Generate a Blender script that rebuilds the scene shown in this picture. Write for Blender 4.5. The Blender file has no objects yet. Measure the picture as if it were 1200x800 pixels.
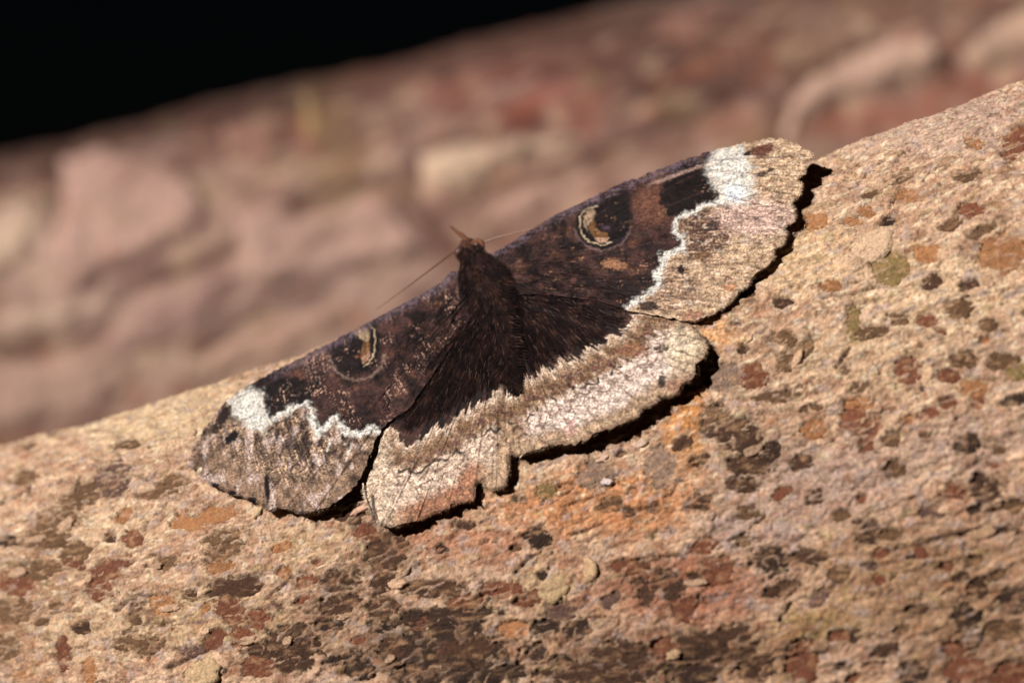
import bpy, math
import numpy as np
from mathutils import Vector

# ------------------------------------------------------------------ camera, world, sun, exposure
sc = bpy.context.scene
MM = 0.001
D = 370.0            # camera distance to the reference plane, mm
K = 0.111            # mm per photo pixel on the reference plane
cam_d = bpy.data.cameras.new('camera')
cam = bpy.data.objects.new('camera', cam_d)
sc.collection.objects.link(cam)
sc.camera = cam
cam.location = (0, -D * MM, 0)
cam.rotation_euler = (math.pi / 2, 0, 0)
cam_d.sensor_width = 36
cam_d.lens = 36 * D / (1200 * K)
cam_d.clip_start = 0.01
cam_d.clip_end = 50
cam_d.dof.use_dof = True
cam_d.dof.focus_distance = (D - 25.0) * MM
cam_d.dof.aperture_fstop = 16.5

LDIR = Vector((-0.72, -0.45, 0.53)).normalized()      # towards the light
world = bpy.data.worlds.new('World')
sc.world = world
world.use_nodes = True
wn = world.node_tree
sky = wn.nodes.new('ShaderNodeTexSky')
sky.sky_type = 'NISHITA'
sky.sun_disc = False
sky.sun_elevation = math.asin(LDIR.z)
sky.sun_rotation = math.atan2(LDIR.x, LDIR.y)
bg = wn.nodes['Background']
wn.links.new(sky.outputs[0], bg.inputs[0])
bg.inputs[1].default_value = 0.0002                   # night: almost no sky

sun_d = bpy.data.lights.new('sun', 'SUN')
sun_d.energy = 5.0
sun_d.angle = math.radians(0.8)
sun_d.color = (1.0, 0.955, 0.91)
sun = bpy.data.objects.new('sun', sun_d)
sc.collection.objects.link(sun)
sun.rotation_euler = LDIR.to_track_quat('Z', 'Y').to_euler()

sc.view_settings.view_transform = 'Standard'
sc.view_settings.look = 'None'
sc.view_settings.exposure = 0.57
sc.view_settings.gamma = 1
G = 1.7                                               # lit gain used to turn seen colours into albedo

# ------------------------------------------------------------------ numpy noise
U = np.uint32
def _hash(ix, iy, seed):
    h = ix.astype(np.int32).view(U) * U(374761393) + iy.astype(np.int32).view(U) * U(668265263) + U((seed * 974634777) & 0xffffffff)
    h = (h ^ (h >> U(13))) * U(1274126177)
    h = (h ^ (h >> U(16))) * U(2246822519)
    return h ^ (h >> U(15))

_GA = np.arange(1024) * (2 * math.pi / 1024)
_GX = np.cos(_GA).astype(np.float32); _GY = np.sin(_GA).astype(np.float32)
def pn(x, y, seed=0):
    """2D gradient noise about -1..1"""
    x, y = np.broadcast_arrays(np.asarray(x, np.float32), np.asarray(y, np.float32))
    x0 = np.floor(x); y0 = np.floor(y)
    fx = x - x0; fy = y - y0
    u = fx * fx * fx * (fx * (fx * 6 - 15) + 10)
    v = fy * fy * fy * (fy * (fy * 6 - 15) + 10)
    def g(dx, dy):
        a = (_hash(x0 + dx, y0 + dy, seed) >> U(22)).astype(np.int32)
        return _GX[a] * (fx - dx) + _GY[a] * (fy - dy)
    a = g(0, 0); b = g(1, 0); c = g(0, 1); d = g(1, 1)
    return 1.5 * (a + u * (b - a) + v * (c - a) + u * v * (a - b - c + d))

def fbm(x, y, seed=0, o=4, gain=0.5):
    t = 0; a = 1; n = 0
    for i in range(o):
        t = t + a * pn(x * 2 ** i + 17.3 * i, y * 2 ** i - 9.1 * i, seed + i); n += a; a *= gain
    return t / n

def ridge(x, y, seed=0):
    return 1 - np.abs(pn(x, y, seed)) * 1.6

def worley(x, y, seed=0):
    """F1, F2 and the id of the nearest cell"""
    x = np.asarray(x, float); y = np.asarray(y, float)
    x0 = np.floor(x); y0 = np.floor(y)
    f1 = np.full(x.shape, 9.); f2 = np.full(x.shape, 9.); idn = np.zeros(x.shape)
    for dx in (-1, 0, 1):
        for dy in (-1, 0, 1):
            cx = x0 + dx; cy = y0 + dy
            h = _hash(cx, cy, seed).astype(np.int64)
            px = cx + (h & 0xffff) / 65536.0
            py = cy + ((h >> 16) & 0xffff) / 65536.0
            d = np.hypot(px - x, py - y)
            nearer = d < f1
            f2 = np.where(nearer, f1, np.minimum(f2, d))
            idn = np.where(nearer, (h & 0xffffff) / 16777216.0, idn)
            f1 = np.where(nearer, d, f1)
    return f1, f2, idn

def ss(a, b, x):
    t = np.clip((x - a) / (b - a), 0, 1)
    return t * t * (3 - 2 * t)

def lin(r, g, b):
    c = np.array((r, g, b), float) / 255
    return np.where(c <= 0.04045, c / 12.92, ((c + 0.055) / 1.055) ** 2.4)

def col(r, g, b):
    return lin(r, g, b) / G

def mix(a, b, t):
    t = np.asarray(t)[..., None]
    return a * (1 - t) + b * t

rng = np.random.default_rng(7)

# ------------------------------------------------------------------ mesh helpers
def build(name, V, F, C, mat, parent=None, origin=(0, 0, 0), smooth=True):
    """V mm, F (n,3) or (n,4), C linear rgb per vertex"""
    V = np.asarray(V, float); F = np.asarray(F, np.int32)
    me = bpy.data.meshes.new(name)
    k = F.shape[1]
    me.vertices.add(len(V)); me.loops.add(F.size); me.polygons.add(len(F))
    me.vertices.foreach_set('co', ((V - np.asarray(origin)) * MM).astype(np.float32).ravel())
    me.loops.foreach_set('vertex_index', F.ravel())
    me.polygons.foreach_set('loop_start', np.arange(0, F.size, k, dtype=np.int32))
    me.polygons.foreach_set('loop_total', np.full(len(F), k, np.int32))
    me.polygons.foreach_set('use_smooth', np.full(len(F), smooth))
    me.update(calc_edges=True)
    if C is not None:
        C = np.broadcast_to(np.asarray(C, float), (len(V), 3))
        at = me.color_attributes.new('Col', 'FLOAT_COLOR', 'POINT')
        at.data.foreach_set('color', np.concatenate([np.clip(C, 0, 1), np.ones((len(V), 1))], 1).astype(np.float32).ravel())
    me.materials.append(mat)
    ob = bpy.data.objects.new(name, me)
    sc.collection.objects.link(ob)
    if parent is not None:
        ob.parent = parent
    return ob

def thing(name, label, cat, loc):
    o = bpy.data.objects.new(name, None)
    sc.collection.objects.link(o)
    o.empty_display_size = 0.01
    o.location = Vector(loc) * MM
    o['label'] = label; o['category'] = cat
    return o

def grid_faces(nu, nv):
    i = np.arange(nu * nv).reshape(nu, nv)
    return np.stack([i[:-1, :-1], i[1:, :-1], i[1:, 1:], i[:-1, 1:]], -1).reshape(-1, 4)

def seg_dist(P, X, Y, closed=True):
    P = np.asarray(P, float)
    Q = np.roll(P, -1, 0) if closed else P[1:]
    A = P if closed else P[:-1]
    best = np.full(X.shape, 1e9); cx = np.zeros(X.shape); cy = np.zeros(X.shape)
    for (ax, ay), (bx, by) in zip(A, Q):
        dx, dy = bx - ax, by - ay
        t = np.clip(((X - ax) * dx + (Y - ay) * dy) / (dx * dx + dy * dy + 1e-9), 0, 1)
        qx = ax + t * dx; qy = ay + t * dy
        d = np.hypot(X - qx, Y - qy)
        m = d < best
        best = np.where(m, d, best); cx = np.where(m, qx, cx); cy = np.where(m, qy, cy)
    return best, cx, cy

def inside(P, X, Y):
    P = np.asarray(P, float); r = np.zeros(X.shape, bool)
    for (ax, ay), (bx, by) in zip(P, np.roll(P, -1, 0)):
        if ay == by: continue
        c = ((ay > Y) != (by > Y)) & (X < (bx - ax) * (Y - ay) / (by - ay) + ax)
        r ^= c
    return r

def sdf(P, X, Y):
    d, _, _ = seg_dist(P, X, Y)
    return np.where(inside(P, X, Y), -d, d)

def ldist(P, X, Y):
    return seg_dist(P, X, Y, closed=False)[0]

def sheet(P, sp):
    """grid of points filling polygon P (photo pixels) with its rim snapped onto P"""
    P = np.asarray(P, float)
    xs = np.arange(P[:, 0].min() - sp, P[:, 0].max() + 2 * sp, sp)
    ys = np.arange(P[:, 1].min() - sp, P[:, 1].max() + 2 * sp, sp)
    X, Y = np.meshgrid(xs, ys, indexing='ij')
    d, cx, cy = seg_dist(P, X, Y)
    ins = inside(P, X, Y)
    near = (~ins) & (d < 1.02 * sp)
    X = np.where(near, cx, X); Y = np.where(near, cy, Y)
    ok = ins | near
    F = grid_faces(len(xs), len(ys))
    F = F[ok.ravel()[F].all(1)]
    F = F[ins.ravel()[F].any(1)]
    used = np.unique(F)
    re = np.full(X.size, -1); re[used] = np.arange(len(used))
    d = np.where(near, 0, d)
    return X.ravel()[used], Y.ravel()[used], d.ravel()[used], re[F]

def densify(P, step, closed=True):
    P = np.asarray(P, float)
    out = []
    n = len(P)
    for i in range(n if closed else n - 1):
        a, b = P[i], P[(i + 1) % n]
        m = max(1, int(np.hypot(*(b - a)) / step))
        for j in range(m):
            out.append(a + (b - a) * j / m)
    if not closed: out.append(P[-1])
    return np.array(out)

# ------------------------------------------------------------------ place: photo pixel <-> point in the place
def at(px, py, y):
    f = K * (D + y) / D
    return np.stack([(px - 600) * f, np.broadcast_to(y, np.shape(px)) + 0.0, (400 - py) * f], -1)

def to_px(P):
    f = K * (D + P[..., 1]) / D
    return 600 + P[..., 0] / f, 400 - P[..., 2] / f

CZ = (400 - 325) * K
TILT = 0.19
AX, AZ = 0.937, 0.349
EA, EB = 95.0, 52.0

def bend(s):
    return -0.0012 * np.minimum(0, s + 25) ** 2

def recede(s):
    return 0.009 * np.clip(-s - 38, 0, 80) ** 2

def sh_of(px, py, y):
    p = at(px, py, y)
    x = p[..., 0]; z = p[..., 2] - CZ
    return AX * x + AZ * z, AZ * x - AX * z

def px_to_trunk(px, py):
    """(s, theta) on the smooth trunk seen at a pixel"""
    y = np.full(np.shape(px), -25.0)
    for _ in range(40):
        s, h = sh_of(px, py, y)
        h = np.clip(h - bend(s), 0, 2 * EA)
        th = np.arccos(np.clip(1 - h / EA, -1, 1))
        y = 0.5 * y + 0.5 * (-EB * np.sin(th) - TILT * s + recede(s))
    return s, th

def trunk_pt(s, th):
    h = EA * (1 - np.cos(th)) + bend(s)
    y = -EB * np.sin(th) * np.where(np.sin(th) > 0, 1, 0.75)
    P = np.stack([s * AX + h * AZ, y - TILT * s + recede(s), CZ + s * AZ - h * AX], -1)
    hp = EA * np.sin(th); yp = -EB * np.cos(th)
    T = np.stack([hp * AZ, yp, -hp * AX], -1)
    A = np.array([AX, -TILT, AZ])
    N = np.cross(A, T)
    N /= np.linalg.norm(N, axis=-1, keepdims=True) + 1e-9
    # outward = away from the axis
    c = np.stack([s * AX + EA * AZ, -TILT * s + recede(s), CZ + s * AZ - EA * AX], -1)
    sg = np.sign(((P - c) * N).sum(-1, keepdims=True))
    return P, N * sg

_th = np.linspace(-math.pi, math.pi, 2000)
_arc = np.concatenate([[0], np.cumsum(np.hypot(EA * np.sin(_th[1:]), EB * np.cos(_th[1:])) * np.diff(_th))])
_arc -= np.interp(0, _th, _arc)
def arc(th): return np.interp(th, _th, _arc)

# ------------------------------------------------------------------ materials
def coord(nt, scale):
    tc = nt.nodes.new('ShaderNodeTexCoord')
    mp = nt.nodes.new('ShaderNodeMapping')
    mp.inputs['Scale'].default_value = scale
    nt.links.new(tc.outputs['Object'], mp.inputs['Vector'])
    return mp.outputs['Vector']

def mat_attr(name, rough, spec, scale, lo, hi, bump, bump_scale, cell=None, sheen=0.0, coat=None):
    """vertex colour times fine grain, with fine relief"""
    m = bpy.data.materials.new(name); m.use_nodes = True
    nt = m.node_tree; n = nt.nodes; l = nt.links
    b = n['Principled BSDF']
    b.inputs['Roughness'].default_value = rough
    b.inputs['Specular IOR Level'].default_value = spec
    if sheen:
        b.inputs['Sheen Weight'].default_value = sheen
        b.inputs['Sheen Roughness'].default_value = 0.4
    a = n.new('ShaderNodeAttribute'); a.attribute_name = 'Col'
    no = n.new('ShaderNodeTexNoise')
    no.inputs['Scale'].default_value = 1.0; no.inputs['Detail'].default_value = 3; no.inputs['Roughness'].default_value = 0.65
    l.new(coord(nt, scale), no.inputs['Vector'])
    mr = n.new('ShaderNodeMapRange')
    mr.inputs['From Min'].default_value = 0.25; mr.inputs['From Max'].default_value = 0.75
    mr.inputs['To Min'].default_value = lo; mr.inputs['To Max'].default_value = hi
    l.new(no.outputs['Fac'], mr.inputs['Value'])
    fac = mr.outputs['Result']
    src = no.outputs['Fac']
    if cell:
        v = n.new('ShaderNodeTexVoronoi'); v.inputs['Scale'].default_value = 1.0
        l.new(coord(nt, cell), v.inputs['Vector'])
        sepc = n.new('ShaderNodeSeparateColor'); l.new(v.outputs['Color'], sepc.inputs['Color'])
        m2 = n.new('ShaderNodeMapRange'); m2.inputs['To Min'].default_value = 0.5; m2.inputs['To Max'].default_value = 1.55
        l.new(sepc.outputs['Red'], m2.inputs['Value'])
        mu = n.new('ShaderNodeMath'); mu.operation = 'MULTIPLY'
        l.new(fac, mu.inputs[0]); l.new(m2.outputs['Result'], mu.inputs[1])
        fac = mu.outputs[0]; src = sepc.outputs['Green']
    vm = n.new('ShaderNodeVectorMath'); vm.operation = 'SCALE'
    l.new(a.outputs['Color'], vm.inputs[0]); l.new(fac, vm.inputs['Scale'])
    l.new(vm.outputs['Vector'], b.inputs['Base Color'])
    nb = n.new('ShaderNodeTexNoise')
    nb.inputs['Scale'].default_value = 1.0; nb.inputs['Detail'].default_value = 4; nb.inputs['Roughness'].default_value = 0.6
    l.new(coord(nt, bump_scale), nb.inputs['Vector'])
    bp = n.new('ShaderNodeBump')
    bp.inputs['Strength'].default_value = 1.0
    bp.inputs['Distance'].default_value = bump * MM
    if cell:
        ad = n.new('ShaderNodeMath'); ad.operation = 'ADD'
        l.new(nb.outputs['Fac'], ad.inputs[0]); l.new(src, ad.inputs[1])
        l.new(ad.outputs[0], bp.inputs['Height'])
    else:
        l.new(nb.outputs['Fac'], bp.inputs['Height'])
    l.new(bp.outputs['Normal'], b.inputs['Normal'])
    return m

S3 = lambda k: (k * 1000, k * 1000, k * 1000)      # features per mm
M_bark = mat_attr('bark', 0.8, 0.18, S3(2.4), 0.58, 1.42, 0.30, S3(3.0))
M_far = mat_attr('far_bark', 0.9, 0.12, S3(0.35), 0.75, 1.25, 0.8, S3(0.3))
M_wing = mat_attr('wing_scales', 0.7, 0.13, S3(2.5), 0.65, 1.35, 0.07, S3(3.0), cell=S3(5.5))
M_body = mat_attr('moth_fur', 0.8, 0.08, S3(2.0), 0.6, 1.4, 0.15, S3(3.0))
M_hair = mat_attr('moth_hair', 0.65, 0.12, S3(1.0), 0.7, 1.3, 0.01, S3(2.0))
M_horn = mat_attr('moth_horn', 0.4, 0.5, S3(4.0), 0.7, 1.3, 0.03, S3(6.0))
M_eye = mat_attr('moth_eye', 0.5, 0.3, S3(4.0), 0.8, 1.2, 0.02, S3(9.0))

# ------------------------------------------------------------------ bark of the trunk under the moth
KEY = {  # seen colours of patches
    'm': (112, 81, 56), 'b': (80, 53, 37), 'k': (58, 39, 29), 'r': (128, 76, 53), 'o': (178, 122, 80),
    'p': (104, 76, 66), 'g': (150, 124, 78), 'q': (150, 122, 104)}
PATCH = [
 (520,722,60,10,5,'k'),(700,790,60,14,0,'b'),(560,786,50,16,0,'k'),(840,760,50,16,0,'b'),(1180,790,40,12,0,'r'),(330,762,40,10,0,'b'),
 (133,562,20,17,35,'p'),(95,582,26,12,25,'m'),(65,612,25,11,15,'m'),(52,632,26,9,10,'m'),(88,647,18,11,10,'m'),
 (45,668,26,9,5,'m'),(20,683,20,12,0,'r'),(128,668,26,10,35,'r'),(118,690,13,13,0,'r'),(85,660,13,5,-15,'r'),
 (200,568,24,8,25,'m'),(182,580,20,5,15,'m'),(15,715,22,13,0,'m'),(73,765,8,17,0,'r'),(105,785,8,13,0,'o'),
 (160,718,8,12,0,'m'),(190,708,14,11,0,'o'),(165,755,28,9,0,'m'),(8,760,13,13,0,'m'),
 (255,603,24,8,10,'o'),(222,613,18,8,0,'o'),(262,630,20,6,10,'m'),(262,648,22,9,15,'m'),(258,663,15,7,5,'o'),
 (275,688,30,10,5,'b'),(272,716,20,13,-50,'r'),(302,726,13,9,20,'r'),(285,746,13,10,0,'r'),(360,680,12,7,20,'r'),
 (400,680,24,12,10,'b'),(398,708,26,9,10,'b'),(385,731,16,6,0,'k'),(345,749,27,15,0,'b'),(345,776,24,10,0,'b'),
 (303,780,18,11,0,'r'),(420,778,16,13,0,'k'),(412,604,16,9,25,'b'),(428,624,13,8,0,'r'),
 (455,646,22,20,20,'b'),(452,681,15,9,20,'b'),(450,711,17,11,10,'b'),(448,732,16,9,0,'k'),(510,690,30,10,0,'b'),
 (543,706,20,7,10,'r'),(490,728,12,8,0,'r'),(533,736,30,14,5,'k'),(490,762,22,19,30,'k'),(545,762,36,17,0,'b'),
 (584,766,11,9,0,'k'),(460,760,15,13,0,'b'),(490,792,26,10,0,'k'),(585,690,23,9,0,'r'),(602,737,16,9,0,'o'),
 (655,716,19,9,5,'p'),(640,734,18,8,15,'k'),(677,738,14,11,20,'k'),(630,764,12,10,0,'k'),(655,775,13,7,15,'k'),
 (770,680,26,12,0,'b'),(757,697,9,11,0,'b'),(793,690,13,11,0,'b'),(733,664,22,8,0,'r'),(802,712,13,15,0,'r'),
 (733,776,34,21,0,'b'),(812,780,30,20,0,'k'),(780,762,18,11,0,'r'),(860,746,22,12,0,'b'),(885,782,22,13,0,'b'),
 (940,775,17,22,0,'r'),(842,668,17,14,0,'r'),(825,640,14,8,10,'r'),
 (845,440,26,15,0,'q'),(882,440,15,13,-20,'r'),(920,397,17,6,-5,'m'),(930,418,22,11,30,'m'),(910,465,25,6,5,'m'),
 (950,478,13,4,5,'m'),(838,487,15,9,0,'m'),(855,503,30,12,-5,'b'),(875,522,20,12,0,'b'),(880,545,24,9,0,'b'),
 (905,530,9,14,0,'k'),(870,567,17,7,0,'b'),(953,502,15,10,0,'o'),(1010,454,12,6,5,'m'),(1006,472,16,7,0,'o'),
 (1000,488,16,11,50,'r'),(1020,502,15,10,40,'r'),(1015,520,8,9,0,'r'),(1065,435,13,14,0,'r'),(1086,375,11,7,0,'r'),
 (1022,390,18,7,5,'m'),(1053,374,11,6,0,'m'),(1130,421,15,8,10,'m'),(1140,455,15,10,0,'o'),(1112,440,13,7,0,'r'),
 (1178,424,18,9,0,'m'),(1160,380,10,7,0,'m'),(1112,474,9,7,0,'r'),(1145,470,8,6,0,'r'),(1045,514,10,7,0,'m'),
 (1056,211,18,5,20,'m'),(1022,228,13,4,10,'m'),(1064,230,14,7,10,'o'),(1015,247,8,6,0,'o'),(999,259,10,5,0,'o'),
 (1136,207,18,5,20,'m'),(1139,247,16,7,0,'r'),(1116,265,11,6,20,'m'),(1152,272,17,5,30,'m'),(1087,297,15,9,0,'o'),
 (1175,296,26,18,0,'o'),(1190,168,13,18,-20,'r'),(1045,314,20,15,0,'g'),(1000,376,7,17,0,'g'),(1190,434,12,10,0,'g'),
 (905,658,20,13,0,'k'),(950,652,20,8,-5,'b'),(915,690,18,8,20,'b'),(875,600,13,7,0,'m'),(1015,622,14,13,50,'b'),
 (1043,626,13,6,0,'m'),(1090,600,15,7,0,'p'),(1155,573,16,15,40,'b'),(1188,592,13,7,0,'m'),(1146,690,11,11,0,'b'),
 (1135,724,17,12,-10,'k'),(1190,703,20,13,30,'k'),(1175,738,22,10,0,'m'),(1075,713,13,6,10,'b'),(1032,649,8,5,0,'r'),
 (1079,647,8,6,0,'r'),(1110,662,7,6,0,'r'),(1031,679,8,5,0,'r'),(1058,738,9,5,0,'m'),(1070,788,15,12,0,'k'),
 (1132,786,24,15,0,'r'),(1120,760,13,7,0,'r'),(985,745,13,6,0,'r'),(1002,745,9,7,0,'b'),
 (640,575,10,8,0,'g'),(775,548,16,20,0,'q'),(700,556,20,16,0,'q'),(620,700,15,8,20,'r'),
]
_r = np.random.default_rng(91)
PATCH += [(98,478,8,4,10,'b'),(62,508,7,4,20,'b'),(120,473,9,3,10,'b'),(188,460,8,4,20,'b'),(36,524,7,4,10,'m'),(30,560,16,8,10,'m'),(150,520,14,5,10,'m')]
_taken = [(p[0], p[1], max(p[2], p[3])) for p in PATCH]
for _ in range(900):
    if len(PATCH) > 235: break
    x = _r.uniform(0, 1200); y = _r.uniform(455 + (x - 250) * -0.372 + 28, 800)
    if 215 < x < 850 and y < 640 - max(0, x - 440) * .42: continue
    rad = _r.uniform(6, 15)
    if any(math.hypot(x - a, y - b) < c + rad + 2 for a, b, c in _taken): continue
    if _r.random() > .35 + .65 * (y - 200) / 600: continue
    PATCH.append((x, y, rad, rad * _r.uniform(.4, .7), _r.normal(15, 15), 'mmbbrokrp'[_r.integers(9)])); _taken.append((x, y, rad))
SOFT = [  # soft zones of tint: x, y, rx, ry, colour, amount
 (700,590,150,50,(218,148,98),.9),(805,490,26,80,(220,150,86),.9),(845,392,36,24,(232,172,118),.9),
 (540,635,110,28,(206,142,108),.75),(800,690,130,50,(166,100,74),.75),(760,775,140,45,(112,72,54),.75),(900,765,110,45,(140,100,68),.65),
 (960,560,130,60,(188,156,140),.75),(880,620,70,30,(188,160,148),.75),(1130,520,80,40,(192,160,142),.6),(1090,160,140,32,(212,178,156),.75),
 (1160,130,70,30,(200,164,146),.8),(960,730,60,22,(170,140,84),.7),(190,490,170,45,(236,204,162),.7),(130,620,70,40,(240,204,164),.6),
 (250,720,110,45,(200,166,126),.6),(500,760,120,50,(104,74,54),.65),(1080,680,150,80,(160,122,88),.7),(450,650,60,40,(140,100,74),.5),
 (930,300,90,60,(240,200,156),.8),(1100,350,120,70,(232,196,158),.75),(600,560,60,30,(222,186,150),.6),(40,700,70,70,(170,134,102),.55),
 (640,690,40,40,(204,170,128),.7),(1000,420,110,40,(228,192,152),.6),(360,640,70,30,(214,178,138),.6),(390,720,60,50,(140,100,74),.45),
 (110,740,80,40,(226,190,150),.6),(1140,770,110,50,(130,92,66),.6),
]
CRACK = [([(137,716),(150,703),(165,697),(184,699)],2.2),([(196,782),(225,770),(245,760),(258,752)],2.4),([(604,670),(618,656),(634,647)],1.8),
 ([(670,628),(690,621),(706,614)],1.5),([(980,431),(988,420),(997,408)],1.8),([(855,634),(878,622),(896,604)],1.5),
 ([(1030,650),(1060,641),(1085,635),(1110,628),(1150,620),(1200,623)],2.6),([(690,722),(722,724)],1.2),([(320,705),(332,714)],1.8),
 ([(1150,600),(1170,596),(1186,588)],1.6),([(985,262),(1004,252),(1020,250)],1.2),([(1100,268),(1118,262),(1124,255)],1.4),
 ([(1160,140),(1180,130),(1200,122)],1.8),([(1180,158),(1200,148)],1.6),([(610,760),(606,776),(616,790)],1.2),([(660,760),(650,745),(655,735)],1.0),
 ([(800,655),(815,640),(820,630)],1.2),([(720,665),(760,652),(800,650)],1.2),([(560,752),(600,742)],1.2),([(965,350),(1000,344),(1030,334)],1.4)]
_r = np.random.default_rng(31)
for _ in range(110):
    x = _r.uniform(0, 1200); yb = 455 + (x - 250) * -0.372
    y = _r.uniform(yb + 20, 800)
    a = math.radians(_r.normal(24, 16)); L = _r.uniform(12, 42)
    pts = [(x + L * t * math.cos(a) + 2 * _r.normal(), y - L * t * math.sin(a) + 2 * _r.normal()) for t in (0, .33, .66, 1)]
    CRACK.append((pts, _r.uniform(.6, 1.3)))

def patch_f(p, X, Y):
    cx, cy, rx, ry, a, _ = p; rx *= 1.18; ry *= 1.28
    a = math.radians(a); c, s_ = math.cos(a), math.sin(a)
    dx = X - cx; dy = -(Y - cy)
    u = (c * dx + s_ * dy) / rx; v = (-s_ * dx + c * dy) / ry
    return np.hypot(u, v) + 0.52 * fbm(X / 15, Y / 8, 61, 3) + 0.20 * fbm(X / 5.0, Y / 2.8, 67, 2)

def bark_relief(s, q, X, Y):
    """height in mm over the smooth trunk (without patches)"""
    w = 0.5 * fbm(s / 3.0, q / 2.0, 3, 3)
    d = 0.55 * fbm(s / 16, q / 9, 5, 3) + 0.26 * fbm(s / 4.2 + w, q / 2.3 + w, 8, 3)
    r1 = ridge(s / 1.9 + 1.4 * w, q / 0.85 + 1.2 * w, 11)
    r2 = ridge(s / 1.0 + w, q / 0.5 - w, 13)
    amp = 0.3 + 1.15 * ss(-.35, .4, fbm(s / 9, q / 6, 15, 3))
    d = d + amp * (0.14 * r1 ** 2 + 0.10 * r2 + 0.07 * ridge(s / .62 - w, q / .42 + w, 14))
    f1, f2, _ = worley(s / 2.6 + w, q / 1.6 + w, 19)
    d = d + 0.16 * ss(0, .35, f2 - f1) - 0.1
    d = d + .22 * ss(.45, 1., ridge(s / 13 + .6 * w, q / 2.6 + w, 20)) - .3 * ss(.86, 1., ridge(s / 9 + w, q / 2.1 - w, 21)) * ss(.0, .4, fbm(s / 10, q / 6, 22, 2))
    # long fibres near the crest on the right
    k = ss(940, 1060, X) * ss(330, 170, Y + (X - 1000) * 0.35)
    d = d + k * (0.16 * ridge(s / 7 + w, q / 0.75, 23) + 0.10 * ridge(s / 4, q / 0.4, 24) - .12)
    return d

def crack_mask(X, Y):
    m = np.zeros(X.shape)
    wx = 2.2 * fbm(X / 7, Y / 7, 71, 2); wy = 2.2 * fbm(X / 7, Y / 7, 73, 2)
    for pts, w in CRACK:
        p = np.array(pts)
        b = (X > p[:, 0].min() - 12) & (X < p[:, 0].max() + 12) & (Y > p[:, 1].min() - 12) & (Y < p[:, 1].max() + 12)
        if b.any():
            d = ldist(pts, X[b] + wx[b], Y[b] + wy[b])
            m[b] = np.maximum(m[b], np.exp(-(d / w) ** 2))
    return m

def bark_color(s, q, X, Y, d):
    base = mix(col(232, 192, 158), col(192, 149, 119), ss(-.35, .35, fbm(s / 4, q / 2.2, 31, 4)))
    base = mix(base, col(200, 166, 142), .6 * ss(0, .6, fbm(s / 11, q / 8, 33, 3)))
    wx = X + 22 * fbm(X / 40, Y / 40, 35, 3); wy = Y + 22 * fbm(X / 40, Y / 40, 36, 3)
    for x, y, rx, ry, c, a in SOFT:
        if a:
            r = np.hypot((wx - x) / rx, (wy - y) / ry)
            base = mix(base, col(*c), a * ss(1.15, .45, r + .35 * fbm(X / 14, Y / 10, 37, 3)))
    # small flecks of rust, olive, grey-lilac
    f = fbm(s / 1.9, q / 1.2, 41, 3)
    base = mix(base, col(184, 118, 78), .55 * ss(.28, .5, f))
    base = mix(base, col(128, 100, 72), .6 * ss(.30, .5, fbm(s / 2.4, q / 1.1, 43, 3)))
    base = mix(base, col(160, 140, 84), .4 * ss(.3, .5, fbm(s / 3, q / 2, 45, 2)))
    base = mix(base, col(250, 226, 190), .75 * ss(.12, .42, fbm(s / 1.5, q / .8, 47, 3)) * ss(760, 520, Y - .25 * (600 - X)))
    base = base * (1 + .45 * fbm(s / 2.6, q / 1.3, 48, 3))[..., None]
    base = mix(base, col(104, 74, 56), .75 * ss(.30, .46, fbm(s / 1.1, q / .65, 51, 3)) * ss(-.1, .35, fbm(s / 12, q / 9, 53, 2) + .12 * ss(560, 800, Y)))
    base = mix(base, col(150, 96, 72), .6 * ss(.22, .42, fbm(s / 3.4, q / 1.7, 55, 3)) * ss(480, 760, Y))
    m1 = fbm(s / 1.7, q / .85, 57, 4); m2 = fbm(s / 3.8, q / 2.0, 58, 4)
    base = mix(base, col(140, 104, 76), .34 * ss(.10, .34, m1 + .35 * m2))
    base = mix(base, col(92, 64, 48), .6 * ss(.29, .46, fbm(s / .95, q / .6, 59, 3) + .4 * m2))
    base = mix(base, col(172, 118, 86), .3 * ss(.14, .38, fbm(s / 2.6, q / 1.6, 60, 3) - .3 * m1))
    base = mix(base, col(190, 166, 156), .6 * ss(.14, .4, fbm(s / 2.2, q / 1.5, 62, 3)))
    g = pn(s / .45, q / .4, 49) + .6 * pn(s / .9, q / .5, 50)
    return base * (1 + .24 * g)[..., None]

def trunk_px(s, th):
    P, N = trunk_pt(s, th)
    return P, N, *to_px(P)

root = trunk_pt(np.array(0.), np.array(math.pi))[0]
trunk = thing('tree_trunk', 'pale tan mottled tree trunk in sharp focus with the spread moth on it', 'tree trunk', root)

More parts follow.
